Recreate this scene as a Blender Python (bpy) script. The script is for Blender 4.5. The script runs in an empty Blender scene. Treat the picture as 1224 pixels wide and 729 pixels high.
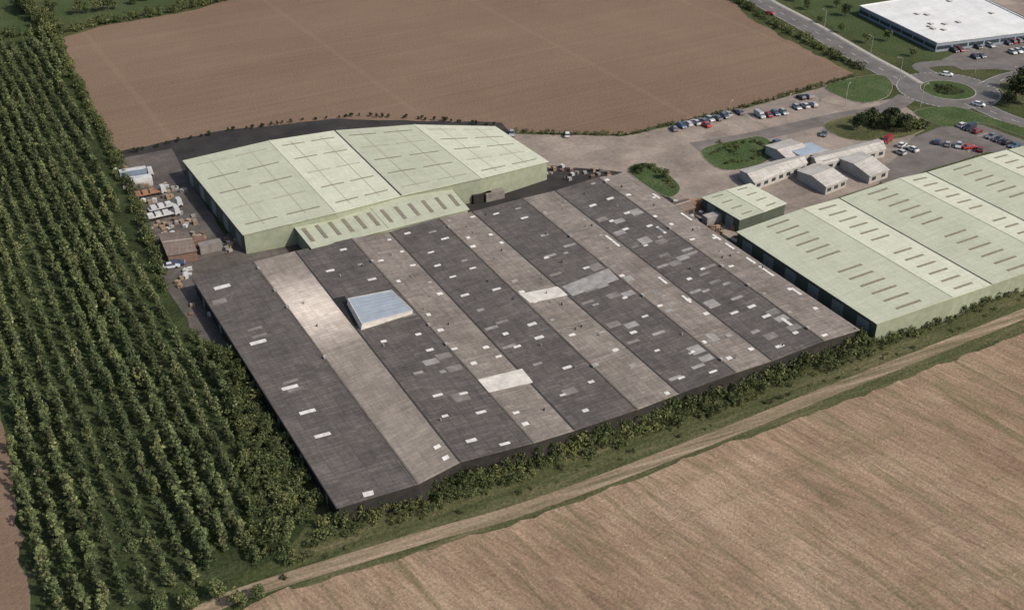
import bpy, math, random
from mathutils import Vector, Matrix, geometry
random.seed(7)
scene=bpy.context.scene
# ---------------------------------------------------------------- camera / site frame
H=150.0; FPX=1389.0; CX,CY=612.0,364.5
PITCH=math.atan(845/1389.0); CS,SN=math.cos(PITCH),math.sin(PITCH)
def P(u,v,z=0.0):
    """survey point: ray to plane z"""
    du=(u-CX)/FPX; dv=(v-CY)/FPX
    t=(H-z)/(SN+dv*CS)
    return Vector((du*t,(CS-dv*SN)*t,z))
cam_d=bpy.data.cameras.new("camera"); cam=bpy.data.objects.new("camera",cam_d)
scene.collection.objects.link(cam); scene.camera=cam
cam.location=(0,0,H); cam.rotation_euler=(math.pi/2-PITCH,0,0)
cam_d.sensor_width=36; cam_d.lens=36*FPX/1224; cam_d.clip_end=8000; cam_d.clip_start=1
ANG=math.radians(28.8)
C=Vector((math.cos(ANG),math.sin(ANG),0)); D=Vector((math.sin(ANG),-math.cos(ANG),0))
# ---------------------------------------------------------------- light
el=math.radians(41); az=Vector((0.86,-0.51,0)).normalized()
L=Vector((az.x*math.cos(el),az.y*math.cos(el),math.sin(el)))
sd=bpy.data.lights.new("sun",'SUN'); sd.energy=4.2; sd.angle=math.radians(0.6); sd.color=(1,0.93,0.83)
so=bpy.data.objects.new("sun",sd); scene.collection.objects.link(so); so.rotation_euler=L.to_track_quat('Z','Y').to_euler()
w=bpy.data.worlds.new("World"); scene.world=w; w.use_nodes=True
nt=w.node_tree; bg=nt.nodes['Background']; sky=nt.nodes.new('ShaderNodeTexSky'); sky.sky_type='NISHITA'
sky.sun_disc=False; sky.sun_elevation=el; sky.sun_rotation=math.atan2(az.x,az.y); sky.dust_density=3.0
nt.links.new(sky.outputs[0],bg.inputs[0]); bg.inputs[1].default_value=0.14
scene.view_settings.view_transform='Standard'; scene.view_settings.look='None'; scene.view_settings.exposure=0
# ---------------------------------------------------------------- node helpers
class NT:
    def __init__(s,name,rough=0.9,spec=0.2):
        s.m=bpy.data.materials.new(name); s.m.use_nodes=True; s.nt=s.m.node_tree
        s.b=s.nt.nodes['Principled BSDF']; s.b.inputs['Roughness'].default_value=rough
        s.b.inputs['Specular IOR Level'].default_value=spec
    def n(s,t,**k):
        x=s.nt.nodes.new(t)
        for a,b in k.items(): setattr(x,a,b)
        return x
    def l(s,a,b): s.nt.links.new(a,b)
    def coords(s,rot=ANG,sc=(1,1,1)):
        g=s.n('ShaderNodeNewGeometry'); a=s.n('ShaderNodeMapping'); a.inputs['Rotation'].default_value=(0,0,-rot)
        b=s.n('ShaderNodeMapping'); b.inputs['Scale'].default_value=sc
        s.l(g.outputs['Position'],a.inputs[0]); s.l(a.outputs[0],b.inputs[0]); return b.outputs[0]
    def noise(s,co,scale=1,detail=4,rough=0.55,dist=0):
        x=s.n('ShaderNodeTexNoise'); x.inputs['Scale'].default_value=scale; x.inputs['Detail'].default_value=detail
        x.inputs['Roughness'].default_value=rough; x.inputs['Distortion'].default_value=dist
        if co is not None: s.l(co,x.inputs['Vector'])
        return x.outputs[0]
    def ramp(s,f,stops):
        r=s.n('ShaderNodeValToRGB'); s.l(f,r.inputs[0]); e=r.color_ramp.elements
        while len(e)<len(stops): e.new(0.5)
        for i,(p,c) in enumerate(stops):
            e[i].position=p; e[i].color=(c,c,c,1) if isinstance(c,(int,float)) else (*c,1)
        return r.outputs[0]
    def mix(s,f,a,b,mode='MIX'):
        x=s.n('ShaderNodeMix',data_type='RGBA',blend_type=mode)
        for sock,v in ((x.inputs[0],f),(x.inputs[6],a),(x.inputs[7],b)):
            if isinstance(v,(int,float)): sock.default_value=v
            elif isinstance(v,tuple): sock.default_value=(*v,1)
            else: s.l(v,sock)
        return x.outputs[2]
    def col(s,c): 
        if isinstance(c,tuple): s.b.inputs['Base Color'].default_value=(*c,1)
        else: s.l(c,s.b.inputs['Base Color'])
    def bump(s,h,st=0.3,d=0.3):
        x=s.n('ShaderNodeBump'); x.inputs['Strength'].default_value=st; x.inputs['Distance'].default_value=d
        s.l(h,x.inputs['Height']); s.l(x.outputs[0],s.b.inputs['Normal'])
def simple(name,c,rough=0.8,var=0.25,scale=0.6,spec=0.2,metal=0):
    M=NT(name,rough,spec); co=M.coords(); n=M.noise(co,scale,5,0.65)
    lo=tuple(x*(1-var) for x in c); hi=tuple(min(1,x*(1+var)) for x in c)
    M.col(M.ramp(n,[(0.3,lo),(0.7,hi)])); M.b.inputs['Metallic'].default_value=metal
    return M.m
def grass_mat(name,c1,c2,c3=None,s=0.05,st=(1,1,1)):
    M=NT(name,1,0.05); co=M.coords(); a=M.noise(M.coords(ANG,st),s,6,0.7); b=M.noise(co,1.3,4,0.7)
    r=M.ramp(a,[(0.35,c1),(0.5,c2),(0.68,c3 or c2)])
    g=M.ramp(b,[(0.3,0.55),(0.7,1.35)])
    M.col(M.mix(1.0,r,g,'MULTIPLY')); M.bump(b,0.8,0.5); return M.m
m_ground=grass_mat("rough_grass",(0.04,0.052,0.02),(0.06,0.07,0.03),(0.09,0.09,0.042))
m_under=grass_mat("undergrowth",(0.024,0.034,0.015),(0.038,0.05,0.021),(0.062,0.075,0.034),0.12)
m_lawn=grass_mat("lawn",(0.045,0.07,0.027),(0.058,0.086,0.034),(0.085,0.105,0.048),0.09)
m_verge=grass_mat("verge_grass",(0.05,0.058,0.026),(0.078,0.083,0.038),(0.14,0.12,0.068),0.3,(0.12,1,1))
m_pasture=grass_mat("pasture",(0.046,0.064,0.027),(0.056,0.076,0.032),(0.078,0.09,0.043),0.03)
def plough(name,c1,c2):
    M=NT(name,1,0.03); co=M.coords()
    a=M.noise(co,0.012,6,0.62); base=M.ramp(a,[(0.3,c1),(0.7,c2)])
    st=M.noise(M.coords(ANG+0.03,(0.012,0.5,1)),1,5,0.7); g=M.ramp(st,[(0.35,0.93),(0.65,1.06)])
    c=M.mix(1.0,base,g,'MULTIPLY')
    f=M.noise(co,1.3,4,0.75); c=M.mix(1.0,c,M.ramp(f,[(0.3,0.8),(0.7,1.18)]),'MULTIPLY')
    for rot,sc_,dr,am in ((ANG+0.02,0.0135,'Y',0.16),(ANG+0.02,0.004,'X',0.12)):
        wv=M.n('ShaderNodeTexWave',wave_type='BANDS',bands_direction=dr); wv.inputs['Scale'].default_value=sc_; wv.inputs['Distortion'].default_value=0.4
        wv.inputs['Detail Scale'].default_value=0.3
        M.l(M.coords(rot),wv.inputs['Vector']); t=M.ramp(wv.outputs[0],[(0.0,1.0),(0.003,0.0)])
        c=M.mix(M.mix(1.0,t,(am,am,am),'MULTIPLY'),c,(0.27,0.2,0.15))
    gg=M.noise(M.coords(ANG,(0.02,0.05,1)),1,5,0.75); c=M.mix(M.ramp(gg,[(0.68,0.0),(0.76,0.5)]),c,(0.08,0.085,0.04))
    M.col(c); M.bump(f,0.6,0.4); return M.m
m_plough=plough("ploughed_soil",(0.15,0.102,0.072),(0.188,0.132,0.095))
def stubble():
    M=NT("stubble_soil",1,0.03); co=M.coords()
    a=M.noise(co,0.03,7,0.72); base=M.ramp(a,[(0.32,(0.225,0.153,0.102)),(0.5,(0.295,0.208,0.142)),(0.68,(0.37,0.275,0.192))])
    rows=M.noise(M.coords(ANG+0.12,(0.5,0.03,1)),1,6,0.8,0.4); base=M.mix(1.0,base,M.ramp(rows,[(0.32,0.7),(0.68,1.27)]),'MULTIPLY')
    rows2=M.noise(M.coords(ANG+0.4,(1.1,0.07,1)),1,4,0.75,0.5); base=M.mix(0.8,base,M.ramp(rows2,[(0.3,0.72),(0.7,1.22)]),'MULTIPLY')
    gs=M.noise(M.coords(ANG+0.1,(0.25,0.022,1)),1,8,0.8,0.7); gm=M.ramp(gs,[(0.51,0.0),(0.63,0.75)])
    base=M.mix(gm,base,(0.135,0.122,0.062))
    gs=M.noise(M.coords(ANG+0.45,(0.35,0.03,1)),1,6,0.78,0.8); gm=M.ramp(gs,[(0.56,0.0),(0.67,0.5)])
    base=M.mix(gm,base,(0.14,0.125,0.065))
    gc=M.noise(M.coords(ANG,(0.015,0.2,1)),1,6,0.75); gm2=M.ramp(gc,[(0.54,0.0),(0.66,0.45)])
    base=M.mix(gm2,base,(0.16,0.135,0.075))
    f=M.noise(co,1.6,5,0.8); base=M.mix(1.0,base,M.ramp(f,[(0.3,0.6),(0.7,1.35)]),'MULTIPLY')
    M.col(base); M.bump(f,0.9,0.4); return M.m
m_stub=stubble()
def track():
    M=NT("dirt_track",1,0.05); a=M.noise(M.coords(ANG-0.08,(0.03,0.6,1)),1,6,0.75)
    c=M.ramp(a,[(0.36,(0.11,0.1,0.055)),(0.5,(0.215,0.165,0.11)),(0.65,(0.32,0.25,0.178))])
    f=M.noise(M.coords(),1.5,4,0.7); M.col(M.mix(1.0,c,M.ramp(f,[(0.3,0.7),(0.7,1.22)]),'MULTIPLY')); M.bump(f,0.5,0.3); return M.m
m_track=track()
def concrete(name,c,c2,j=8.0):
    M=NT(name,0.85,0.2); co=M.coords()
    a=M.noise(co,0.06,7,0.75); base=M.ramp(a,[(0.35,c2),(0.6,c)])
    br=M.n('ShaderNodeTexBrick'); M.l(co,br.inputs['Vector']); br.offset=0; br.inputs['Scale'].default_value=1
    br.inputs['Brick Width'].default_value=j; br.inputs['Row Height'].default_value=j*0.7; br.inputs['Mortar Size'].default_value=0.05
    br.inputs['Color1'].default_value=(0.88,0.88,0.88,1); br.inputs['Color2'].default_value=(1.1,1.08,1.06,1); br.inputs['Mortar'].default_value=(0.72,0.72,0.72,1)
    base=M.mix(1.0,base,br.outputs[0],'MULTIPLY')
    f=M.noise(co,0.9,5,0.75); M.col(M.mix(1.0,base,M.ramp(f,[(0.3,0.78),(0.7,1.17)]),'MULTIPLY')); return M.m
m_yard=concrete("concrete_yard",(0.27,0.225,0.188),(0.165,0.138,0.118))
m_yard2=concrete("old_yard",(0.12,0.105,0.092),(0.05,0.045,0.041),5)
m_black=concrete("shade_toned_yard",(0.04,0.036,0.034),(0.02,0.019,0.018),5)  # near-black concrete: building shade put into the ground colour
m_asph=simple("asphalt",(0.12,0.111,0.105),0.9,0.25,0.15)
m_park=simple("car_park_asphalt",(0.13,0.115,0.105),0.9,0.3,0.12)
m_white=simple("white_road_paint",(0.5,0.5,0.48),0.7,0.2,1.5)
m_kerb=simple("kerb_concrete",(0.31,0.29,0.26),0.8,0.15)
def roof(name,cols,sheet=(3.0,1.1),var=0.16,line=0.75,rough=0.8,blot=None,grime=0.5,glare=None):
    M=NT(name,rough,0.25); uv=M.n('ShaderNodeUVMap'); uv.uv_map="uv"; co=uv.outputs[0]
    br=M.n('ShaderNodeTexBrick'); M.l(co,br.inputs['Vector']); br.offset=0.0; br.inputs['Scale'].default_value=1
    br.inputs['Brick Width'].default_value=sheet[0]; br.inputs['Row Height'].default_value=sheet[1]; br.inputs['Mortar Size'].default_value=0.07
    br.inputs['Color1'].default_value=(1-var,)*3+(1,); br.inputs['Color2'].default_value=(1+var,)*3+(1,); br.inputs['Mortar'].default_value=(line,)*3+(1,)
    a=M.noise(co,0.09,7,0.75); base=M.ramp(a,[(0.32,cols[0]),(0.5,cols[1]),(0.7,cols[2])])
    if glare:  # soft pale radial blend: glare mixed into the base colour
        g=M.n('ShaderNodeNewGeometry'); vd=M.n('ShaderNodeVectorMath',operation='DISTANCE'); M.l(g.outputs['Position'],vd.inputs[0]); vd.inputs[1].default_value=glare[0]
        mm=M.n('ShaderNodeMath',operation='DIVIDE'); M.l(vd.outputs['Value'],mm.inputs[0]); mm.inputs[1].default_value=glare[1]
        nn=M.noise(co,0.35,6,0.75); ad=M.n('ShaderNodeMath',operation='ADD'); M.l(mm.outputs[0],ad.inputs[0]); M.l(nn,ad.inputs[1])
        base=M.mix(M.ramp(M.mix(1.0,ad.outputs[0],(0.5,0.5,0.5),'MULTIPLY'),[(0.3,0.9),(0.85,0.0)]),base,glare[2])
    base=M.mix(1.0,base,br.outputs[0],'MULTIPLY')
    for msc in ((0.12,1.2,1),(1.1,0.1,1)):
        mp=M.n('ShaderNodeMapping'); mp.inputs['Scale'].default_value=msc; M.l(co,mp.inputs[0])
        s=M.noise(mp.outputs[0],1,5,0.75); base=M.mix(grime,base,M.ramp(s,[(0.3,0.65),(0.7,1.28)]),'MULTIPLY')
    f=M.noise(co,1.4,5,0.8); base=M.mix(grime,base,M.ramp(f,[(0.3,0.6),(0.7,1.38)]),'MULTIPLY')
    if blot:
        b=M.noise(co,0.25,7,0.85); base=M.mix(M.ramp(b,[(0.55,0.0),(0.66,0.6)]),base,blot)
    M.col(base)
    wv=M.n('ShaderNodeTexWave',wave_type='BANDS',bands_direction='Y'); wv.inputs['Scale'].default_value=1.0; M.l(co,wv.inputs['Vector'])
    M.bump(wv.outputs[0],0.15,0.05)
    return M.m
m_dark=roof("weathered_shaded_sheet",((0.072,0.062,0.056),(0.10,0.087,0.079),(0.135,0.119,0.108)),(3.0,1.1),0.14,0.72,blot=(0.175,0.152,0.132),grime=0.65)  # slopes turned from the sun: shade deepened in the base colour
m_light=roof("weathered_sunlit_sheet",((0.135,0.114,0.096),(0.19,0.163,0.14),(0.25,0.217,0.188)),(3.0,1.1),0.12,0.75,blot=(0.115,0.098,0.083),grime=0.65)  # sun-facing slopes of the same roof, lit tone put into the colour
m_light_glare=roof("sun_glare_sheet",((0.145,0.122,0.103),(0.20,0.172,0.148),(0.26,0.225,0.195)),(3.0,1.1),0.1,0.8,grime=0.45,glare=(tuple(P(375,368,5.2)),17.0,(0.62,0.54,0.47)))  # sun glare painted on this strip as a pale spot
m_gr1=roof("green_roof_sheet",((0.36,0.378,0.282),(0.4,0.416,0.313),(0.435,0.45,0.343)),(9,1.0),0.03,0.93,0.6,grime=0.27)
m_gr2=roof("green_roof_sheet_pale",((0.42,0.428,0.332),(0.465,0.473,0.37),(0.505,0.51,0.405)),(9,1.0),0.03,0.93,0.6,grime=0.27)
m_gr3=roof("green_canopy_sheet",((0.345,0.362,0.268),(0.385,0.4,0.3),(0.42,0.435,0.33)),(6,1.0),0.03,0.93,0.6,grime=0.28)
m_rl_dark=simple("dirty_rooflight",(0.19,0.17,0.125),0.5,0.25,1.0)
m_rl_line=simple("walkway_line",(0.3,0.29,0.22),0.6,0.15,1.0)
m_rl_white=simple("white_rooflight",(0.55,0.53,0.5),0.5,0.25,0.8)
m_rl_grey=simple("grey_rooflight",(0.26,0.245,0.228),0.6,0.3,0.5)
m_rl_mid=simple("aged_sheet",(0.18,0.163,0.148),0.7,0.3,0.5)
m_whsheet=simple("white_sheet",(0.48,0.455,0.41),0.5,0.25,0.5)
m_blue=simple("blue_grey_roof",(0.27,0.315,0.365),0.5,0.15,0.4)
m_ridge_d=simple("ridge_cap",(0.11,0.096,0.084),0.8,0.25)
m_ridge_g=simple("green_ridge_cap",(0.48,0.49,0.39),0.6,0.1)
m_gut=simple("gutter",(0.04,0.038,0.035),0.8,0.2)
m_vent=simple("vent_cowl",(0.2,0.19,0.175),0.8,0.25)
m_walld=simple("dark_cladding",(0.028,0.025,0.022),0.85,0.35)
m_wallb=simple("brick_wall",(0.15,0.095,0.07),0.9,0.25,0.8)
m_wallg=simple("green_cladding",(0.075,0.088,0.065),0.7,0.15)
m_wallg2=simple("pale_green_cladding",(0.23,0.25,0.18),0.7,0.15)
m_wallw=simple("pale_render_wall",(0.34,0.32,0.29),0.7,0.15)
m_door=simple("roller_door",(0.2,0.21,0.2),0.6,0.1)
m_glass=simple("window_glass",(0.03,0.04,0.05),0.15,0.2,1,0.6)
m_offroof=roof("office_roof",((0.31,0.29,0.26),(0.41,0.385,0.35),(0.5,0.475,0.435)),(1.2,2.5),0.08,0.8,grime=0.5)
m_flat=roof("flat_white_roof",((0.5,0.5,0.49),(0.57,0.57,0.56),(0.63,0.63,0.62)),(12,6),0.05,0.78,grime=0.22)
m_brroof=roof("brown_shed_roof",((0.11,0.085,0.07),(0.15,0.115,0.095),(0.19,0.15,0.125)),(2,1),0.1,0.8)
m_monitor_shade=simple("monitor_shade_panel",(0.02,0.019,0.018),0.7,0.3)  # painted shade for the dark notch left of the roof monitor
def leafmat(name,c1,c2,c3):
    M=NT(name,0.8,0.1); g=M.n('ShaderNodeNewGeometry'); o=M.n('ShaderNodeObjectInfo')
    c=M.ramp(g.outputs['Random Per Island'],[(0.0,c1),(0.55,c2),(1.0,c3)])
    r=M.ramp(o.outputs['Random'],[(0,(0.6,0.62,0.6)),(0.5,(1,1,1)),(0.85,(1.3,1.2,1.15)),(1,(1.6,1.35,1.3))])
    c=M.mix(1.0,c,r,'MULTIPLY')
    big=M.noise(M.coords(ANG,(0.13,0.008,1)),1,4,0.65); c=M.mix(1.0,c,M.ramp(big,[(0.36,(0.55,0.58,0.6)),(0.64,(1.5,1.42,1.35))]),'MULTIPLY')
    M.col(c); return M.m
m_leaf=leafmat("woodland_leaves",(0.042,0.062,0.027),(0.078,0.102,0.044),(0.14,0.165,0.082))
m_leaf2=leafmat("hedge_leaves",(0.036,0.052,0.02),(0.063,0.082,0.032),(0.118,0.13,0.06))
m_leaf3=leafmat("dark_tree_leaves",(0.014,0.024,0.012),(0.027,0.038,0.017),(0.05,0.06,0.028))
m_bark=simple("bark",(0.06,0.045,0.035),0.95)
# ---------------------------------------------------------------- mesh builder
class MB:
    def __init__(s): s.v=[]; s.f=[]; s.mi=[]; s.mats=[]; s.uv=[]
    def m(s,mat):
        if mat not in s.mats: s.mats.append(mat)
        return s.mats.index(mat)
    def poly(s,pts,mat,uv=None):
        b=len(s.v); s.v+= [tuple(p) for p in pts]; s.f.append(tuple(range(b,b+len(pts)))); s.mi.append(s.m(mat))
        s.uv.append(uv or [(p[0],p[1]) for p in pts])
    def box8(s,bot,top,mat,topmat=None):
        n=len(bot); s.poly(top,topmat or mat); s.poly(bot[::-1],mat)
        for i in range(n):
            j=(i+1)%n; s.poly([bot[i],bot[j],top[j],top[i]],mat)
    def box(s,c,ax,ay,sx,sy,z0,z1,mat,topmat=None):
        q=[c+ax*(a*sx/2)+ay*(b*sy/2) for a,b in ((-1,-1),(1,-1),(1,1),(-1,1))]
        s.box8([Vector((p.x,p.y,z0)) for p in q],[Vector((p.x,p.y,z1)) for p in q],mat,topmat)
    def bar(s,p,q,wd,h,mat,down=0.02):
        d=(q-p); sx=Vector((-d.y,d.x,0)).normalized()*wd/2; up=Vector((0,0,h)); dn=Vector((0,0,-down))
        s.box8([p-sx+dn,q-sx+dn,q+sx+dn,p+sx+dn][::-1],[p-sx+up,q-sx+up,q+sx+up,p+sx+up][::-1],mat)
    def cyl(s,p,q,r0,r1,mat,n=8):
        d=(q-p).normalized(); a=d.orthogonal().normalized(); b=d.cross(a)
        A=[p+(a*math.cos(2*math.pi*i/n)+b*math.sin(2*math.pi*i/n))*r0 for i in range(n)]
        B=[q+(a*math.cos(2*math.pi*i/n)+b*math.sin(2*math.pi*i/n))*r1 for i in range(n)]
        s.box8(A,B,mat)
    def mesh(s,name):
        me=bpy.data.meshes.new(name); me.from_pydata(s.v,[],s.f)
        for m in s.mats: me.materials.append(m)
        me.polygons.foreach_set("material_index",s.mi)
        ul=me.uv_layers.new(name="uv"); flat=[c for f in s.uv for p in f for c in p]; ul.data.foreach_set("uv",flat)
        me.update(); return me
    def build(s,name,parent=None):
        o=bpy.data.objects.new(name,s.mesh(name)); scene.collection.objects.link(o)
        if parent: o.parent=parent
        return o
def empty(name,loc=None):
    o=bpy.data.objects.new(name,None); scene.collection.objects.link(o); o.empty_display_size=1
    return o
# ---------------------------------------------------------------- ground sheets
def jag(pts,step=4,amp=0.8,rnd=None):
    rnd=rnd or random; out=[]
    for i,p in enumerate(pts):
        q=pts[(i+1)%len(pts)]; n=max(1,int((q-p).length/step))
        for k in range(n):
            a=p.lerp(q,k/n)
            if k: a=a+Vector((rnd.uniform(-amp,amp),rnd.uniform(-amp,amp),0))
            out.append(a)
    return out
def sheet(name,px,z,mat,amp=0.0,step=4,world=False):
    pts=[Vector(p) for p in px] if world else [P(u,v,0) for u,v in px]
    if amp: pts=jag(pts,step,amp)
    tri=geometry.tessellate_polygon([[Vector((p.x,p.y,0)) for p in pts]])
    me=bpy.data.meshes.new(name); fs=[]
    for t in tri:
        a,b,c=[pts[i] for i in t]
        if (b-a).cross(c-a).z<0: t=(t[0],t[2],t[1])
        fs.append(t)
    me.from_pydata([(p.x,p.y,z) for p in pts],[],fs); me.materials.append(mat)
    o=bpy.data.objects.new(name,me); scene.collection.objects.link(o); return o
def smooth_line(px,n=8):
    pts=[P(u,v,0) for u,v in px]; out=[]
    for i in range(len(pts)-1):
        p0=pts[max(i-1,0)];p1=pts[i];p2=pts[i+1];p3=pts[min(i+2,len(pts)-1)]
        for k in range(n):
            t=k/n; out.append(0.5*((2*p1)+(p2-p0)*t+(2*p0-5*p1+4*p2-p3)*t*t+(-p0+3*p1-3*p2+p3)*t**3))
    out.append(pts[-1]); return out
def offset(line,d):
    o=[]
    for i,p in enumerate(line):
        a=line[max(i-1,0)]; b=line[min(i+1,len(line)-1)]; t=(b-a).normalized(); o.append(p+Vector((-t.y,t.x,0))*d)
    return o
def ribbon(mb,line,wd,z,mat,off=0.0,amp=0):
    A=offset(line,off-wd/2); B=offset(line,off+wd/2)
    for i in range(len(line)-1):
        q=[A[i],A[i+1],B[i+1],B[i]]
        mb.poly([Vector((p.x,p.y,z)) for p in q],mat)
def dashes(mb,line,z,mat,off=0,dl=3,gap=6,wd=0.2):
    acc=0
    L0=offset(line,off)
    for i in range(len(L0)-1):
        a,b=L0[i],L0[i+1]; l=(b-a).length; t=0
        while t<l:
            ph=(acc+t)%(dl+gap)
            if ph<dl:
                e=min(l,t+(dl-ph)); 
                p=a.lerp(b,t/l);q=a.lerp(b,e/l);s=(q-p)
                if s.length>0.05:
                    n=Vector((-s.y,s.x,0)).normalized()*wd/2
                    mb.poly([Vector((x.x,x.y,z)) for x in (p-n,q-n,q+n,p+n)],mat)
                t=e+1e-3
            else: t+= (dl+gap-ph)+1e-3
        acc+=l
S=4000
g=MB(); g.poly([Vector((-S,-S,0)),Vector((S,-S,0)),Vector((S,S,0)),Vector((-S,S,0))],m_ground); g.build("ground")
sheet("ploughed_field",[(75,45),(120,32),(210,17),(300,-6),(470,-60),(840,-25),(905,28),(960,58),(1020,88),(985,102),(860,137),(740,161),(600,158),(390,152),(160,200),(143,190),(110,125)],0.02,m_plough,1.0)
sheet("stubble_field",[(250,760),(300,722),(350,698),(500,655),(640,615),(830,540),(1000,478),(1224,392),(1330,350),(1700,500),(1500,900),(200,900)],0.02,m_stub,0.5,3)
sheet("brown_field",[(-40,330),(0,445),(18,580),(40,729),(48,800),(-300,800),(-500,400)],0.02,m_plough,0.7)
sheet("pasture",[(-150,-20),(20,-12),(32,10),(55,36),(0,44),(-200,60)],0.02,m_pasture,0.8)
sheet("pasture",[(48,-20),(230,-40),(270,-10),(190,8),(78,28),(60,12)],0.02,m_pasture,0.8)
sheet("woodland_floor",[(-60,55),(65,46),(105,120),(140,190),(185,290),(215,360),(290,440),(345,520),(378,610),(340,660),(240,715),(60,790),(36,729),(15,580),(-5,430),(-60,300)],0.024,m_under,1.0)
sheet("grass_verge",[(330,690),(380,640),(560,575),(800,500),(1030,415),(1120,380),(1224,335),(1330,290),(1330,358),(1224,398),(1000,484),(830,545),(640,619),(500,659),(350,704)],0.03,m_verge,0.5,2.5)
tr=MB(); ln=smooth_line([(190,770),(250,726),(330,696),(500,644),(640,603),(830,532),(1000,464),(1224,375),(1340,325)])
ribbon(tr,ln,3.4,0.04,m_track); tr.build("dirt_track")
sheet("concrete_yard",[(598,160),(745,163),(862,138),(985,104),(1030,124),(1068,118),(1100,140),(1090,175),(1050,220),(930,262),(880,290),(800,262),(740,215),(640,240),(545,262),(545,225),(650,200)],0.03,m_yard,0.3)
sheet("service_yard",[(142,190),(205,178),(218,205),(268,280),(345,270),(372,300),(230,335),(262,395),(330,520),(352,560),(336,560),(290,460),(235,400),(200,345),(165,270)],0.034,m_yard2,0.5)
sheet("shadow_strip",[(140,182),(255,158),(395,142),(600,147),(612,161),(655,190),(560,230),(300,290),(200,215),(160,205)],0.026,m_black,0.6)  # shadow behind the green warehouse, laid as a dark sheet
sheet("shaded_yard",[(545,232),(600,214),(660,198),(745,206),(640,240),(560,262)],0.036,m_black,0.4)  # painted shadow on the yard between the warehouses
sheet("car_park",[(1090,165),(1140,146),(1175,150),(1300,196),(1300,215),(1224,185),(1180,182),(1108,204),(1060,222),(1040,210),(1070,190)],0.035,m_park,0.2)
sheet("car_park",[(1125,72),(1150,60),(1224,45),(1300,30),(1330,70),(1224,82),(1150,84)],0.035,m_park,0.2)
sheet("pavement",[(1150,-14),(1200,-25),(1330,20),(1300,34),(1224,20)],0.035,m_yard,0.1)
sheet("business_park_grass",[(905,-20),(1010,-30),(1125,60),(1150,62),(1125,74),(1060,66),(990,30)],0.024,m_pasture,0.4)
sheet("alley_between_buildings",[(750,205),(800,236),(880,290),(1052,395),(1030,410)],0.038,m_black,0.1)  # alley floor with its shade painted in black
# parking bay lines and worn paint in the yard
bm=MB()
def bays(a,b,n,ln_=4.6):
    A=P(*a);B=P(*b); d=(B-A).normalized(); e=Vector((-d.y,d.x,0))
    for i in range(n+1):
        c=A.lerp(B,i/n); p=c-e*ln_/2; q=c+e*ln_/2; s=d*.06
        bm.poly([Vector((x.x,x.y,.042)) for x in (p-s,p+s,q+s,q-s)],m_white)
bays((814,152),(866,141),8); bays((898,142),(936,136),6); bays((950,120),(974,116),4); bays((1150,152),(1212,176),10); bays((1120,172),(1172,181),8); bays((1140,62),(1224,50),12)
bm.build("parking_bay_marking")
def lawn(px,name="lawn",z=0.12,mat=None):
    pts=[P(u,v,0) for u,v in px]; mb=MB(); mat=mat or m_lawn
    out=[]; n=len(pts)
    for i in range(n):
        p0,p1,p2,p3=pts[i-1],pts[i],pts[(i+1)%n],pts[(i+2)%n]
        for k in range(5):
            t=k/5; out.append(0.5*((2*p1)+(p2-p0)*t+(2*p0-5*p1+4*p2-p3)*t*t+(-p0+3*p1-3*p2+p3)*t**3))
    o=sheet(name,out,z,mat,world=True)
    for i in range(len(out)):
        a,b=out[i],out[(i+1)%len(out)]
        mb.bar(Vector((a.x,a.y,z+0.004)),Vector((b.x,b.y,z+0.004)),0.2,0.015,m_yard,down=z)
    mb.build("kerb",o)
lawn([(838,180),(880,168),(912,164),(928,182),(905,198),(862,203)])
lawn([(750,202),(778,196),(812,222),(800,236),(772,222)])
lawn([(986,106),(1010,96),(1050,90),(1066,100),(1060,116),(1028,123)])
lawn([(1092,134),(1140,128),(1180,140),(1240,158),(1310,182),(1300,190),(1224,164),(1170,147),(1130,152)])
lawn([(985,148),(1040,136),(1090,142),(1104,156),(1060,168),(1010,166)],mat=m_verge)
lawn([(1195,100),(1260,96),(1300,120),(1220,122)],mat=m_verge)
R0=P(1133,108,0)
rd=MB(); mk=MB()
lines=[[(860,-32),(905,0),(960,30),(1025,68),(1062,88),(1085,102)],[(1180,104),(1210,92),(1260,84),(1330,76)],[(1162,122),(1200,140),(1260,160),(1330,182)],[(1085,116),(1060,130),(1005,140),(960,150),(900,164),(830,176)],[(1120,92),(1100,80),(1130,76),(1170,78),(1230,84)]]
wds=[9.5,8,8,7,6]
for i,(lp,wd) in enumerate(zip(lines,wds)):
    l=smooth_line(lp); ribbon(rd,l,wd,0.045+0.004*i,m_asph if i!=3 else m_park)
    if i<3:
        dashes(mk,l,0.075,m_white); 
        dashes(mk,l,0.075,m_white,off=wd/2-0.35,dl=200,gap=0.5,wd=0.12); dashes(mk,l,0.075,m_white,off=-(wd/2-0.35),dl=200,gap=0.5,wd=0.12)
        if i==0: ribbon(rd,l,1.8,0.13,m_kerb,off=wd/2+1.0)
def disc(mb,c,r,z,mat,n=48,r2=0):
    for i in range(n):
        a=2*math.pi*i/n;b=2*math.pi*(i+1)/n
        A=c+Vector((math.cos(a)*r,math.sin(a)*r,z));B=c+Vector((math.cos(b)*r,math.sin(b)*r,z))
        if r2: mb.poly([c+Vector((math.cos(a)*r2,math.sin(a)*r2,z)),A,B,c+Vector((math.cos(b)*r2,math.sin(b)*r2,z))],mat)
        else: mb.poly([A,B,c+Vector((0,0,z))],mat)
disc(rd,R0,18,0.067,m_asph)
rd.build("road"); 
ring=[R0+Vector((math.cos(a/20*math.pi)*17.6,math.sin(a/20*math.pi)*17.6,0)) for a in range(41)]
dashes(mk,ring,0.078,m_white,dl=1,gap=1,wd=0.2)
mk.build("road_marking")
isl=MB(); disc(isl,R0,9.6,0.17,m_kerb,r2=9.3); disc(isl,R0,9.3,0.18,m_lawn,r2=5.2); disc(isl,R0,5.2,0.22,m_under)
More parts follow.
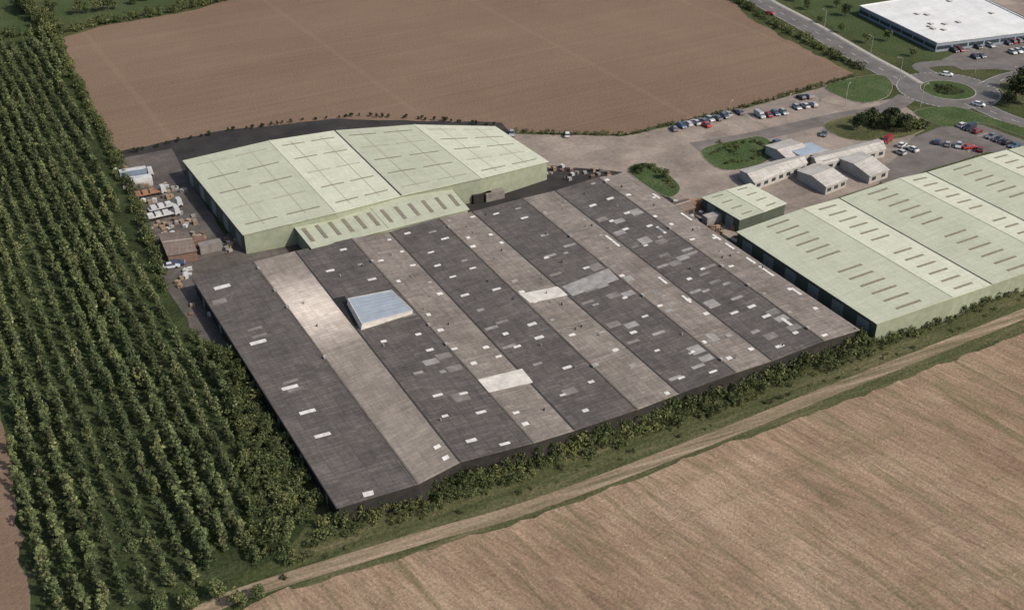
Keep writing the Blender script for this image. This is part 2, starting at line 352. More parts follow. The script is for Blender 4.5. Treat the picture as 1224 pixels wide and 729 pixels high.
for i in range(48):
    a=2*math.pi*i/48;b=2*math.pi*(i+1)/48
    isl.poly([R0+Vector((math.cos(a)*9.6,math.sin(a)*9.6,0)),R0+Vector((math.cos(b)*9.6,math.sin(b)*9.6,0)),R0+Vector((math.cos(b)*9.6,math.sin(b)*9.6,0.17)),R0+Vector((math.cos(a)*9.6,math.sin(a)*9.6,0.17))],m_kerb)
isl.build("roundabout_island")
# ---------------------------------------------------------------- buildings
class Gable:
    def __init__(s,name,far,near,zs,mats,wall,ridgem,gutm=None,inset=0.35):
        s.root=empty(name); s.F=[P(u,v,z) for (u,v),z in zip(far,zs)]; s.N=[P(u,v,z) for (u,v),z in zip(near,zs)]
        F,N=s.F,s.N; r=MB()
        for k in range(len(F)-1):
            wdt=((F[k+1]-F[k]).length+(N[k+1]-N[k]).length)/2; ln=((N[k]-F[k]).length+(N[k+1]-F[k+1]).length)/2
            uo=k*37.0
            nseg=12
            for j in range(nseg):
                t0,t1=j/nseg,(j+1)/nseg
                r.poly([s.pt(k,0,t0),s.pt(k,0,t1),s.pt(k,1,t1),s.pt(k,1,t0)],mats[k],[(uo,t0*ln),(uo,t1*ln),(uo+wdt,t1*ln),(uo+wdt,t0*ln)])
        o=r.build("roof",s.root); md=o.modifiers.new("t",'SOLIDIFY'); md.thickness=0.18; md.offset=-1
        wv=MB(); cen=sum(F+N,Vector())/(2*len(F))
        def ins(p): 
            d=cen-p; d.z=0; return p+d.normalized()*inset*1.4-Vector((0,0,0.2))
        out=[ins(p) for p in F]+[ins(p) for p in N[::-1]]
        for i in range(len(out)):
            a,b=out[i],out[(i+1)%len(out)]
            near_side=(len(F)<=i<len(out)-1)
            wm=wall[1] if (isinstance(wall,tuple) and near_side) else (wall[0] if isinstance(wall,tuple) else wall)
            wv.poly([b,a,Vector((a.x,a.y,0)),Vector((b.x,b.y,0))],wm)
        wv.build("walls",s.root); s.out=out
        tr=MB()
        for k in range(1,len(F)-1):
            if zs[k]>zs[k-1]: tr.bar(F[k]+Vector((0,0,0.01)),N[k]+Vector((0,0,0.01)),0.4,0.08,ridgem)
            else: tr.bar(F[k]+Vector((0,0,0.01)),N[k]+Vector((0,0,0.01)),0.5,0.04,gutm or m_gut)
        for a,b in ((F[0],N[0]),(F[-1],N[-1])): tr.bar(a-Vector((0,0,0.15)),b-Vector((0,0,0.15)),0.3,0.12,m_gut)
        tr.build("ridge_caps_and_gutters",s.root)
        s.p=MB()
    def pt(s,k,a,t): return s.F[k].lerp(s.F[k+1],a).lerp(s.N[k].lerp(s.N[k+1],a),t)
    def norm(s,k): return (s.N[k]-s.F[k]).cross(s.F[k+1]-s.F[k]).normalized()
    def panel(s,k,a0,a1,t0,t1,mat,h=0.1):
        n=s.norm(k)*h; q=[s.pt(k,a0,t0),s.pt(k,a0,t1),s.pt(k,a1,t1),s.pt(k,a1,t0)]
        s.p.box8([x-n*0.2 for x in q],[x+n for x in q],mat)
    def mpanel(s,k,a,t,la,lt,mat,h=0.1):
        W=(s.F[k+1]-s.F[k]).length; Ln=(s.N[k]-s.F[k]).length
        s.panel(k,a-la/W/2,a+la/W/2,t-lt/Ln/2,t+lt/Ln/2,mat,h)
    def pxpoly(s,k,px,mat,h=0.1):
        n=s.norm(k); o=Vector((0,0,H)); q=[]
        for u,v in px:
            d=P(u,v,0)-o; q.append(o+d*((s.F[k]-o).dot(n)/d.dot(n)))
        s.p.box8([x-n*0.02 for x in q],[x+n*h for x in q],mat)
    def done(s,name="rooflights"): s.p.build(name,s.root)
far=[(230,333),(303,313),(353,300),(420,285),(465,277),(525,261),(564,253),(625,237),(663,228),(715,212),(750,207)]
near=[(403,607),(500,578),(550,552),(638,529),(687,514),(762,489),(812,470),(880,445),(923,431),(985,407),(1028,394)]
ze,zr=4.4,5.7; zs=[ze if i%2==0 else zr for i in range(11)]
mw=Gable("warehouse",far,near,zs,[m_dark,m_light_glare]+[m_dark,m_light]*4,m_walld,m_ridge_d)
rr=random.Random(3)
for (u,v) in [(265,343),(308,409),(346,463),(367,492),(385,520)]:
    mw.pxpoly(0,[(u-10,v+1),(u+9,v-4),(u+11,v-1),(u-8,v+4)],m_rl_white)
mw.pxpoly(0,[(433,589),(446,586),(447,591),(435,594)],m_rl_white)
for k in (2,4,6,8):
    for col in (0.3,0.72):
        n=11
        for i in range(n):
            if rr.random()<0.25: continue
            mw.mpanel(k,col+rr.uniform(-0.07,0.07),(i+0.5+rr.uniform(-.3,.3))/n,rr.choice([1.3,1.7,2.1]),rr.uniform(.6,1.0),rr.choice([m_rl_white,m_rl_grey,m_rl_white] ))
for k in (3,5,7,9):
    for col in (0.15,0.8):
        n=12
        for i in range(n):
            if rr.random()<0.35: continue
            mw.mpanel(k,col+rr.uniform(-0.08,0.08),(i+0.5+rr.uniform(-.35,.35))/n,rr.choice([1.1,1.6]),rr.choice([0.7,1.0]),rr.choice([m_rl_white,m_rl_white,m_rl_grey]))
for k,ts,cnt in ((6,(0.3,0.95),26),(8,(0.2,0.95),26),(7,(0.3,0.9),8),(4,(0.5,.9),4),(2,(.4,.9),5),(0,(.1,.9),5)):
    used=set(); Ln=(mw.N[k]-mw.F[k]).length
    nrow=int(Ln/1.1)
    for i in range(cnt):
        row=int(rr.uniform(*ts)*nrow); c0=rr.choice([0,1,2,3]); j=rr.choice([1,1,1,2,2,3])
        if any((c0,r) in used for r in range(row-1,row+j+1)): continue
        for r in range(row,row+j): used.add((c0,r))
        mw.panel(k,(0.06+c0*.225),(0.06+(c0+1)*.225-.01),row/nrow,(row+j)/nrow-.001,rr.choice([m_rl_grey,m_rl_mid,m_rl_mid,m_rl_grey]) if k else m_rl_mid,0.05)
for i in range(16):
    k=rr.choice([7,7,9,8]); mw.mpanel(k,0.85,rr.uniform(.1,.9),0.8,3.5,m_rl_white,0.08)
mw.pxpoly(5,[(621,352),(666,343),(681,353),(633,362)],m_whsheet,0.14)
mw.pxpoly(6,[(672,343),(727,321),(740,334),(684,354)],m_rl_grey,0.12)
mw.pxpoly(3,[(571,454),(624,441),(637,457),(584,469)],m_whsheet,0.14)
mw.pxpoly(2,[(393,358),(412,354),(431,388),(419,391)],m_monitor_shade,0.06)  # dark panel standing in for shade beside the monitor
for t in (0.93,0.97): mw.mpanel(1,0.8,t,1.8,1.0,m_rl_white)
mw.done()
vt=MB()
for k in (1,3,5,7,9):
    for i in range(9):
        if rr.random()<0.5: continue
        p=mw.F[k].lerp(mw.N[k],(i+0.5+rr.uniform(-.2,.2))/9); vt.box(p,C,D,0.7,0.9,p.z+0.05,p.z+0.5,m_vent,m_rl_grey)
for i in range(50):
    k=rr.randint(1,9); q=mw.pt(k,rr.uniform(.1,.9),rr.uniform(.03,.97)); vt.cyl(q-Vector((0,0,.1)),q+Vector((0,0,0.6)),0.18,0.18,m_gut if rr.random()<.5 else m_vent,6)
vt.build("roof_vents",mw.root)
mo=MB(); top=[P(u,v,zz) for u,v,zz in ((416,357,6.1),(433,387,6.1),(493,371,6.5),(468,347,6.5))]; bot=[Vector((p.x,p.y,4.3)) for p in top]
bot[0]-=C*.5; bot[1]-=C*.5
mo.box8(bot,top,m_whsheet,m_blue)
for j in range(1,8): mo.bar(top[0].lerp(top[1],j/8)+Vector((0,0,.02)),top[3].lerp(top[2],j/8)+Vector((0,0,.02)),0.1,0.03,m_rl_grey)
for i in range(4): mo.bar(top[i]+Vector((0,0,.02)),top[(i+1)%4]+Vector((0,0,.02)),0.2,0.06,m_whsheet)
mo.build("roof_monitor",mw.root)
def wall_feats(root,a,b,n,z0,z1,wd,mat,name):
    mb=MB(); d=(b-a); d.z=0; Ln=d.length; d.normalize(); nn=Vector((d.y,-d.x,0))
    for i in range(n):
        c=a+d*Ln*(i+0.5)/n; c.z=0; mb.box(c,d,nn,wd,0.12,z0,z1,mat)
    mb.build(name,root)
wo=mw.out
A0=wo[0];B0=wo[-1]
wall_feats(mw.root,A0,B0,22,2.3,3.5,2.6,m_glass,"windows")
wall_feats(mw.root,A0,B0,7,0,2.1,1.4,m_door,"doors")
farA=[(218,192),(322,168),(400,156),(495,149),(592,151)]; nearA=[(290,281),(402,254),(480,234),(576,213),(656,193)]
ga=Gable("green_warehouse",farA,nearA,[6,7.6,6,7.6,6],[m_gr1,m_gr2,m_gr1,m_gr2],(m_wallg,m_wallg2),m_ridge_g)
for k in range(4):
    n=5
    for i in range(n):
        t=(i+0.5)/n
        for a in ((0.10,0.44),(0.54,0.9)):
            hw=0.3/((ga.N[k]-ga.F[k]).length)
            ga.panel(k,a[0],a[1],t-hw,t+hw,m_rl_dark if (i+k)%3 else m_rl_line,0.06)
    for a in (0.27,0.72):
        W=(ga.F[k+1]-ga.F[k]).length; ga.panel(k,a-.12/W,a+.12/W,0.06,0.94,m_rl_line,0.03)
ga.done()
wall_feats(ga.root,ga.out[0],ga.out[-1],5,0,4.2,4,m_door,"loading_doors")
cn=Gable("green_canopy_building",[(347,266),(440,244),(538,223)],[(372,297),(466,274),(561,250)],[5.2,5.5,5.3],[m_gr3,m_gr3],m_wallg2,m_gr3)
for k in (0,1):
    for i in range(6):
        a=(i+0.5)/6; W=(cn.F[k+1]-cn.F[k]).length; cn.panel(k,a-.55/W,a+.55/W,0.3,0.8,m_rl_dark,0.08)
cn.done()
farB=[(880,277),(960,249),(1003,237),(1075,213),(1108,206),(1172,187),(1204,179),(1262,166),(1290,160)]
def toV2(p,ref=(1048,387)):
    sx=(p[1]+491)/(p[0]+290); s2=-0.3435
    x=(ref[1]-s2*ref[0]-p[1]+sx*p[0])/(sx-s2); return (x,p[1]+sx*(x-p[0]))
nearB=[toV2(p) for p in farB]
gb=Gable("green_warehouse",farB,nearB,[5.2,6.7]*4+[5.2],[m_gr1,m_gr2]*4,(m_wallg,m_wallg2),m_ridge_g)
for k in range(8):
    n=13
    for i in range(n):
        if i==6: continue
        t=(i+0.7)/(n+.4); hw=0.36/((gb.N[k]-gb.F[k]).length)
        a=(0.36,0.68) if k%2==0 else (0.25,0.72)
        gb.panel(k,a[0],a[1],t-hw,t+hw,m_rl_dark,0.08)
gb.done()
wall_feats(gb.root,gb.out[0],gb.out[-1],6,0,4.0,4,m_door,"loading_doors")
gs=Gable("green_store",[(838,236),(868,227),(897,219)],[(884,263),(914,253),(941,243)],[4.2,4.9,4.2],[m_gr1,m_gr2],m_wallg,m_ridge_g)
for k in (0,1):
    for i in range(4): gs.panel(k,0.3,0.7,(i+.4)/4,(i+.52)/4,m_rl_dark,0.08)
gs.done(); wall_feats(gs.root,gs.out[0],gs.out[-1],2,0,3.5,3.2,m_door,"doors")
def wing(root,px,z=3.2,rise=1.3,mat=None,wall=None,win=True,idx=0):
    q=[P(u,v,z) for u,v in px]; a=q[0].lerp(q[3],.5)+Vector((0,0,rise)); b=q[1].lerp(q[2],.5)+Vector((0,0,rise))
    mb=MB(); mat=mat or m_offroof; wall=wall or m_wallw
    def orient(p): 
        n=(p[1]-p[0]).cross(p[2]-p[0]); return p if n.z>=0 else p[::-1]
    for quad in ([q[0],q[1],b,a],[a,b,q[2],q[3]]):
        d=(q[1]-q[0]).normalized(); quad=orient(quad); o=q[0]
        e=Vector((-d.y,d.x,0))
        mb.poly(quad,mat,[((p-o).dot(e),(p-o).dot(d)) for p in quad])
    mb.build("roof",root).modifiers.new("t",'SOLIDIFY').thickness=0.12
    wl=MB(); cen=sum(q,Vector())/4; ii=[p+(Vector((cen.x,cen.y,p.z))-p).normalized()*0.4 for p in q]
    aa=ii[0].lerp(ii[3],.5)+Vector((0,0,rise-.15)); bb=ii[1].lerp(ii[2],.5)+Vector((0,0,rise-.15))
    for i in range(4):
        c,d=ii[i],ii[(i+1)%4]; c0=Vector((c.x,c.y,0)); d0=Vector((d.x,d.y,0))
        if i==1: wl.poly([c0,d0,d,bb,c],wall)
        elif i==3: wl.poly([c0,d0,d,aa,c],wall)
        else: wl.poly([c0,d0,d,c],wall)
    if win:
        for c,d in ((ii[0],ii[1]),(ii[3],ii[2])):
            n=max(2,int((d-c).length/3)); dd=(d-c).normalized(); e=Vector((-dd.y,dd.x,0))
            for i in range(n):
                p=c.lerp(d,(i+.5)/n); wl.box(p,dd,e,1.7,0.1,0.9,2.0,m_glass)
    wl.bar(a+Vector((0,0,.02)),b+Vector((0,0,.02)),0.3,0.08,m_kerb)
    wl.build("walls_and_windows",root)
off=empty("office_building")
wing(off,[(883,203),(955,185),(966,195),(902,219)],2.7,1)
wing(off,[(914,174),(945,166),(972,183),(942,191)],2.7,1)
wing(off,[(968,187),(1050,166),(1060,178),(977,198)],2.7,1)
wing(off,[(952,204),(976,194),(1014,214),(988,224)],2.8,1)
wing(off,[(999,188),(1022,178),(1064,203),(1040,211)],2.8,1)
fl=MB(); c=P(962,190,0); fl.box(c,C,D,10,7,0,3.3,m_wallw,m_blue); c=P(985,196,0); fl.box(c,C,D,8,7,0,3.1,m_wallb,m_rl_grey); fl.build("link_block",off)
gh=empty("gatehouse"); wing(gh,[(800,243),(818,238),(832,248),(814,254)],2.6,0.8,m_brroof,m_wallb)
sh=empty("storage_shed"); wing(sh,[(188,279),(224,276),(236,300),(200,306)],3.0,0.7,m_brroof,m_wallb,False)
ZB=3.6
wb=empty("business_unit_building"); mb=MB(); top=[P(u,v,ZB) for u,v in ((1028,8),(1120,52),(1252,36),(1152,-12))]
bot=[Vector((p.x,p.y,0)) for p in top]
mb.poly([Vector(p) for p in top],m_flat,[(0,0),(0,60),(60,60),(60,0)])
m_bw=simple("blue_grey_cladding",(0.2,0.23,0.27),0.6,0.1)
for i in range(4): 
    a,b=bot[i],bot[(i+1)%4]; A_,B_=top[i],top[(i+1)%4]; mb.poly([a,b,B_,A_],m_bw)
    mb.bar(A_+Vector((0,0,.02)),B_+Vector((0,0,.02)),0.5,0.35,m_flat)
mb.build("walls_and_roof",wb)
for a,b,n in ((bot[0],bot[1],7),(bot[1],bot[2],7)):
    m2=MB(); d=(b-a).normalized(); e=Vector((-d.y,d.x,0)); Ln=(b-a).length
    for i in range(n):
        p=a.lerp(b,(i+.5)/n); m2.box(p,d,e,Ln/n-.8,0.2,1.0,2.3,m_glass)
    m2.build("windows",wb)
m3=MB()
for i in range(10):
    p=top[0].lerp(top[1],rr.uniform(.1,.9)).lerp(top[3].lerp(top[2],rr.uniform(.1,.9)),rr.uniform(.15,.85)); m3.box(p,C,D,1.5,2,ZB+.02,ZB+.5,m_rl_grey,m_whsheet)
m3.build("roof_plant",wb)
# ---------------------------------------------------------------- vehicles
def paintmat():
    M=NT("car_paint",0.35,0.4); o=M.n('ShaderNodeObjectInfo'); M.l(o.outputs['Color'],M.b.inputs['Base Color']); M.b.inputs['Coat Weight'].default_value=0.3; return M.m
m_paint=paintmat(); m_tyre=simple("tyre",(0.02,0.02,0.02),0.9); m_lamp=simple("headlamp",(0.7,0.7,0.68),0.2); m_tail=simple("tail_lamp",(0.4,0.02,0.02),0.3)
def carmesh(kind):
    mb=MB(); W=0.9
    prof={'hatch':([(-1.95,.3),(-2.0,.75),(-1.9,.95),(1.0,.98),(1.85,.78),(2.0,.55),(1.95,.3)],[(-1.85,.95),(-1.45,1.42),(.15,1.45),(1.05,.97)]),
          'saloon':([(-2.25,.3),(-2.3,.8),(-2.15,.95),(1.1,.96),(2.05,.78),(2.25,.55),(2.2,.3)],[(-1.75,.95),(-1.1,1.38),(.2,1.4),(1.05,.95)]),
          'van':([(-2.5,.35),(-2.5,1.1),(-2.48,1.2),(1.6,1.2),(2.3,.95),(2.45,.6),(2.4,.35)],[(-2.48,1.2),(-2.42,1.95),(.9,1.95),(1.7,1.2)])}[kind]
    lo,hi=prof; n=len(lo)
    def yw(z): return W*(1.0 if z<0.8 else 0.95)
    Lf=[Vector((x,-yw(z),z)) for x,z in lo]; Rt=[Vector((x,yw(z),z)) for x,z in lo]
    mb.poly(Lf,m_paint); mb.poly(Rt[::-1],m_paint)
    for i in range(n):
        j=(i+1)%n; mb.poly([Lf[i],Rt[i],Rt[j],Lf[j]][::-1],m_paint)
    ti=0.62 if kind!='van' else 0.8
    gl=m_glass; base=[Vector((hi[0][0],-.84,hi[0][1]+.005)),Vector((hi[3][0],-.84,hi[3][1]+.005)),Vector((hi[3][0],.84,hi[3][1]+.005)),Vector((hi[0][0],.84,hi[0][1]+.005))]
    tp=[Vector((hi[1][0],-ti,hi[1][1])),Vector((hi[2][0],-ti,hi[2][1])),Vector((hi[2][0],ti,hi[2][1])),Vector((hi[1][0],ti,hi[1][1]))]
    mb.box8(base,tp,gl if kind!='van' else m_paint,m_paint)
    mb.box8([p+Vector((0,0,.002)) for p in tp],[p+Vector((0,0,.05)) for p in tp],m_paint)
    if kind=='van': mb.poly([base[1]+Vector((.02,0.05,0.03)),base[2]+Vector((.02,-.05,.03)),tp[2]+Vector((.03,-.03,-.08)),tp[1]+Vector((.03,.03,-.08))],gl)
    for x in (-1.25,1.3):
        for y in (-.86,.86): mb.cyl(Vector((x,y-.1,.32)),Vector((x,y+.1,.32)),.32,.32,m_tyre,12)
    fx=lo[-2][0]; rx=lo[1][0]
    for y in (-.62,.62):
        mb.box(Vector((fx-.03,y,0)),Vector((1,0,0)),Vector((0,1,0)),.1,.35,.56,.72,m_lamp); mb.box(Vector((rx+.03,y,0)),Vector((1,0,0)),Vector((0,1,0)),.1,.25,.6,.85,m_tail)
    return mb.mesh("car_"+kind)
CM={k:carmesh(k) for k in ('hatch','saloon','van')}
COLS=[(0.4,0.4,0.4),(0.55,0.55,0.54),(0.28,0.29,0.3),(0.02,0.02,0.025),(0.2,0.02,0.02),(0.03,0.05,0.11),(0.1,0.11,0.12),(0.03,0.035,0.05),(0.15,0.15,0.16),(0.36,0.37,0.38),(0.06,0.1,0.17)]
rc=random.Random(11)
def car(p,ang,col=None,kind=None,name="parked_car"):
    k=kind or rc.choice(['hatch','saloon','hatch','saloon','hatch']); o=bpy.data.objects.new("parked_van" if k=='van' else name,CM[k])
    scene.collection.objects.link(o); o.location=(p.x,p.y,0.085); o.rotation_euler=(0,0,ang); o.color=(*(col or rc.choice(COLS)),1); return o
def carrow(a,b,fill=0.85,sp=2.75,turn=math.pi/2):
    A=P(*a);B=P(*b); d=(B-A); n=int(d.length/sp); an=math.atan2(d.y,d.x)+turn
    for i in range(n+1):
        if rc.random()<fill: car(A.lerp(B,i/max(n,1))+Vector((rc.uniform(-.15,.15),rc.uniform(-.3,.3),0)),an+rc.choice([0,math.pi])+rc.uniform(-.04,.04),kind='van' if rc.random()<.06 else None)
carrow((748,161),(806,156),0.45); carrow((814,152),(866,141),0.85); carrow((870,138),(884,136),0.9)
carrow((898,142),(936,136),0.8); carrow((950,120),(974,116),0.8); carrow((952,130),(972,127),0.7)
carrow((612,162),(700,163),0.22)
carrow((1150,152),(1212,176),0.85,2.8,math.pi/2); carrow((1120,172),(1172,181),0.45); carrow((1060,170),(1078,175),0.7); carrow((1076,184),(1090,180),0.9)
carrow((984,162),(1010,166),0.5); carrow((1140,62),(1224,50),0.75); carrow((1150,72),(1224,62),0.5); carrow((930,172),(936,176),.6)
car(P(920,18),ANG-1.05,(0.4,0.02,0.02),name="car_on_road"); car(P(1132,91),-0.3,(0.7,0.7,0.69),name="car_on_road"); car(P(1170,127),-0.6,(0.6,0.6,0.6),name="car_on_road")
car(P(843,151),ANG+1.6,(0.35,0.03,0.02)); car(P(1158,178),0.2,(0.35,0.03,0.02))
car(P(205,320),0.3,(0.45,0.47,0.5)); car(P(212,317),0.3,(0.03,0.06,0.14)); car(P(600,219),.5,(.5,.5,.5)); car(P(612,216),.5,(.3,.03,.03))
m_cab=simple("lorry_cab_white",(0.38,0.39,0.39),0.5,0.15); m_box=simple("trailer_white",(0.42,0.42,0.41),0.6,0.25); m_or=simple("container_rust",(0.24,0.13,0.08),0.7,0.3); m_bl=simple("container_blue_grey",(0.16,0.2,0.26),0.6,0.2)
X,Y=Vector((1,0,0)),Vector((0,1,0))
def lorry(p,ang,bm,flat=False):
    mb=MB(); mb.box(Vector((-1.5,0,0)),X,Y,11,2.4,.9,1.2,m_gut)
    if flat:
        mb.box(Vector((-1.5,0,0)),X,Y,11,2.5,1.21,1.35,bm)
        for x in (-5,-2,1): mb.box(Vector((x,0,0)),X,Y,2.2,2.1,1.36,2.4,bm)
    else:
        mb.box(Vector((-1.6,0,0)),X,Y,10.8,2.5,1.21,3.6,bm,m_box); 
        for i in range(9): mb.box(Vector((-6.5+i*1.2,0,0)),X,Y,.1,2.56,1.25,3.55,bm)
    bot=[Vector((4.3,-1.2,.6)),Vector((6.5,-1.2,.6)),Vector((6.5,1.2,.6)),Vector((4.3,1.2,.6))]; top=[Vector((4.3,-1.15,3.1)),Vector((6.1,-1.15,3.1)),Vector((6.1,1.15,3.1)),Vector((4.3,1.15,3.1))]
    mb.box8(bot,top,m_cab); mb.box8([Vector((6.36,-1.05,1.7)),Vector((6.42,-1.05,1.7)),Vector((6.42,1.05,1.7)),Vector((6.36,1.05,1.7))],[Vector((6.15,-1.0,2.8)),Vector((6.2,-1.0,2.8)),Vector((6.2,1.0,2.8)),Vector((6.15,1.0,2.8))],m_glass)
    for x in (-6,-4.8,-3.6,3.6,5.5):
        for y in (-1.05,1.05): mb.cyl(Vector((x,y-.15,.5)),Vector((x,y+.15,.5)),.5,.5,m_tyre,12)
    o=mb.build("lorry"); o.location=(p.x,p.y,.04); o.rotation_euler=(0,0,ang); o.scale=(.72,.9,.8)
lorry(P(165,212),ANG-.1,m_bl); lorry(P(180,234),ANG,m_or,True); lorry(P(199,250),ANG+.05,m_box,True); lorry(P(196,260),ANG,m_box,True)
def container(p,ang,m):
    mb=MB(); mb.box(Vector((0,0,0)),X,Y,6,2.4,.05,2.6,m)
    for i in range(14): mb.box(Vector((-2.8+i*.43,0,0)),X,Y,.15,2.5,.15,2.5,m)
    for y in (-.6,.6): mb.box(Vector((3.02,y,0)),X,Y,.08,1.1,.2,2.45,m); mb.cyl(Vector((3.1,y,.2)),Vector((3.1,y,2.4)),.03,.03,m_box,6)
    o=mb.build("shipping_container"); o.location=(p.x,p.y,.04); o.rotation_euler=(0,0,ang)
for u,v,m,a in ((170,221,m_box,.4),(232,296,m_wallb,.4),(252,300,m_rl_mid,.5),(830,250,m_or,.3),(852,266,m_rl_grey,.5),(575,240,m_walld,ANG),(590,238,m_rl_mid,ANG)): container(P(u,v),a,m)
m_pal=simple("pallet_timber",(0.25,0.18,0.12),0.9)
def pallets(p,rs):
    mb=MB()
    for i in range(rs.randint(5,11)):
        c=Vector((rs.uniform(-3.5,3.5),rs.uniform(-3.5,3.5),0)); hh=rs.uniform(.4,1.4); k=int(hh/.16)
        m=rs.choice([m_pal,m_pal,m_box,m_rl_grey,m_wallb,m_rl_mid])
        a=rs.uniform(0,3); ax=Vector((math.cos(a),math.sin(a),0)); ay=Vector((-math.sin(a),math.cos(a),0))
        for j in range(k): mb.box(c,ax,ay,1.2,1.0,.04+j*.16,.04+j*.16+.11,m)
    o=mb.build("pallet_stack"); o.location=(p.x,p.y,0)
rs=random.Random(5)
for u,v in ((176,248),(214,268),(226,262),(240,285),(262,296),(290,292),(222,330),(660,205),(690,210),(846,270),(820,245),(210,285),(208,232),(192,270),(186,226),(150,205),(160,226),(205,276),(222,345),(240,372),(720,208),(836,262),(865,278)): pallets(P(u,v),rs)
def lamp(p,ang):
    mb=MB(); mb.cyl(Vector((0,0,0)),Vector((0,0,8)),.12,.07,m_kerb); mb.cyl(Vector((0,0,7.9)),Vector((1.4,0,8.2)),.05,.05,m_kerb); mb.box(Vector((1.6,0,0)),X,Y,.8,.3,8.1,8.3,m_kerb)
    o=mb.build("street_lamp"); o.location=(p.x,p.y,0); o.rotation_euler=(0,0,ang)
for u,v,a in ((925,5,2.5),(985,36,2.5),(1040,68,2.5),(1100,128,.5),(1165,88,4),(1210,105,4),(1010,128,1),(940,142,1),(870,150,1),(1075,95,3)): lamp(P(u,v),a)
# ---------------------------------------------------------------- vegetation
def tree_mesh(name,seed,h,r,nleaf,ls,mat,cone=False,clumps=14,trunk=True):
    rn=random.Random(seed); mb=MB()
    th=h*(0.12 if cone else 0.35) if trunk else h*0.1
    mb.cyl(Vector((0,0,-.1)),Vector((0,0,h*.55)),0.05*h*.6,0.02*h,m_bark,6)
    cl=[]
    for i in range(clumps):
        z=th+(h-th)*rn.random()**(1.2 if cone else 0.9)*.9
        f=(1-.85*(z-th)/(h-th)) if cone else math.sqrt(max(0,1-((z-(th+h)/2)/((h-th)/2)/1.15)**2))
        a=rn.uniform(0,6.283); d=r*f*rn.uniform(.35,.9 if cone else 1); c=Vector((math.cos(a)*d,math.sin(a)*d,z)); cr=r*rn.uniform(.28,.5)*(0.75*(.5+.5*f) if cone else 1); cl.append((c,cr))
        if i%2==0: mb.cyl(Vector((0,0,z*.6)),c,0.02*h*.5,0.01,m_bark,4)
    cl.append((Vector((0,0,h*.9)),r*(.2 if cone else .3)))
    for i in range(nleaf):
        c,cr=rn.choice(cl)
        d=Vector((rn.gauss(0,1),rn.gauss(0,1),rn.gauss(0,.8)+.25)).normalized(); p=c+d*cr*rn.uniform(.6,1.08)
        if p.z<0.1: p.z=0.15
        n=(d+Vector((rn.gauss(0,.5),rn.gauss(0,.5),rn.gauss(0,.5)+.4))).normalized(); t=n.orthogonal().normalized(); b=n.cross(t); a=rn.uniform(0,6.28)
        t2=t*math.cos(a)+b*math.sin(a); b2=n.cross(t2); s=ls*rn.uniform(.6,1.3)
        mb.poly([p-t2*s*.6,p-b2*s*.32,p+t2*s*.6,p+b2*s*.32],mat)
    return mb.mesh(name)
TW=[tree_mesh("wood_tree",i,6.4,1.55,280,.58,m_leaf,cone=True,clumps=18) for i in range(4)]+[tree_mesh("wood_tree",9,5,1.5,280,.58,m_leaf)]
BH=[tree_mesh("bush",20+i,2.6,1.8,240,.5,m_leaf2,trunk=False,clumps=10) for i in range(4)]
WB=[tree_mesh("wood_bush",30+i,2.2,1.7,200,.5,m_leaf,trunk=False,clumps=10) for i in range(3)]
DT=[tree_mesh("dark_tree",40+i,8,3.4,900,.75,m_leaf3,clumps=22) for i in range(3)]
LT=[tree_mesh("broadleaf_tree",60+i,7,3.0,800,.65,m_leaf2,clumps=20) for i in range(3)]
def inpoly(p,poly):
    c=False; j=len(poly)-1
    for i in range(len(poly)):
        a,b=poly[i],poly[j]
        if (a.y>p.y)!=(b.y>p.y) and p.x<(b.x-a.x)*(p.y-a.y)/(b.y-a.y)+a.x: c=not c
        j=i
    return c
rv=random.Random(99)
def inst(me,p,s,par,sz=None):
    o=bpy.data.objects.new(me.name,me); scene.collection.objects.link(o); o.parent=par; o.location=(p.x,p.y,0)
    o.scale=(s*rv.uniform(.85,1.15),s*rv.uniform(.85,1.15),s*(sz or 1)*rv.uniform(.8,1.2)); o.rotation_euler=(0,0,rv.uniform(0,6.28))
def scatter(root,px,sp,meshes,s0,s1,sz=1,rowf=None,spa=None,ja=.35):
    spa=spa or sp
    poly=[P(u,v) for u,v in px]; A=[(p.dot(C),p.dot(D)) for p in poly]
    a0,a1=min(a[0] for a in A),max(a[0] for a in A); b0,b1=min(a[1] for a in A),max(a[1] for a in A)
    a=a0
    while a<a1:
        b=b0
        while b<b1:
            p=C*(a+rv.uniform(-ja,ja)*spa)+D*(b+rv.uniform(-.5,.5)*sp)
            if inpoly(p,poly):
                k=1.0 if rowf is None else rowf(p)
                if k>0: inst(rv.choice(meshes if k>.6 else WB),p,rv.uniform(s0,s1)*(k if k>.6 else .9),root,sz)
            b+=sp
        a+=spa
wood=empty("woodland")
def wf(p):
    n=math.sin(p.dot(C)*.27)*.55+math.sin(p.dot(D)*.06+p.dot(C)*.2)*.25+math.sin(p.dot(D)*.19)*.15
    return 0.84+0.32*n
scatter(wood,[(-40,55),(56,50),(90,120),(120,195),(155,290),(192,370),(245,425),(278,470),(300,560),(300,640),(230,700),(60,760),(40,729),(20,580),(5,440),(-50,300)],2.1,TW,.72,1.1,1,wf,spa=3.7,ja=.16)
scr=empty("scrub_thicket")
scatter(scr,[(200,368),(224,395),(290,440),(345,520),(378,605),(345,655),(290,680),(290,560),(265,460)],2.3,BH,.6,1.1)
scatter(scr,[(230,405),(270,430),(335,540),(360,600),(330,640),(300,600),(290,500)],4.5,LT,.4,.65)
band=empty("boundary_scrub")
scatter(band,[(405,622),(560,576),(800,493),(1030,411),(1060,402),(1224,333),(1330,288),(1330,300),(1224,349),(1030,429),(800,515),(560,600),(400,648),(350,680),(335,672)],1.9,BH,.35,.8,1)
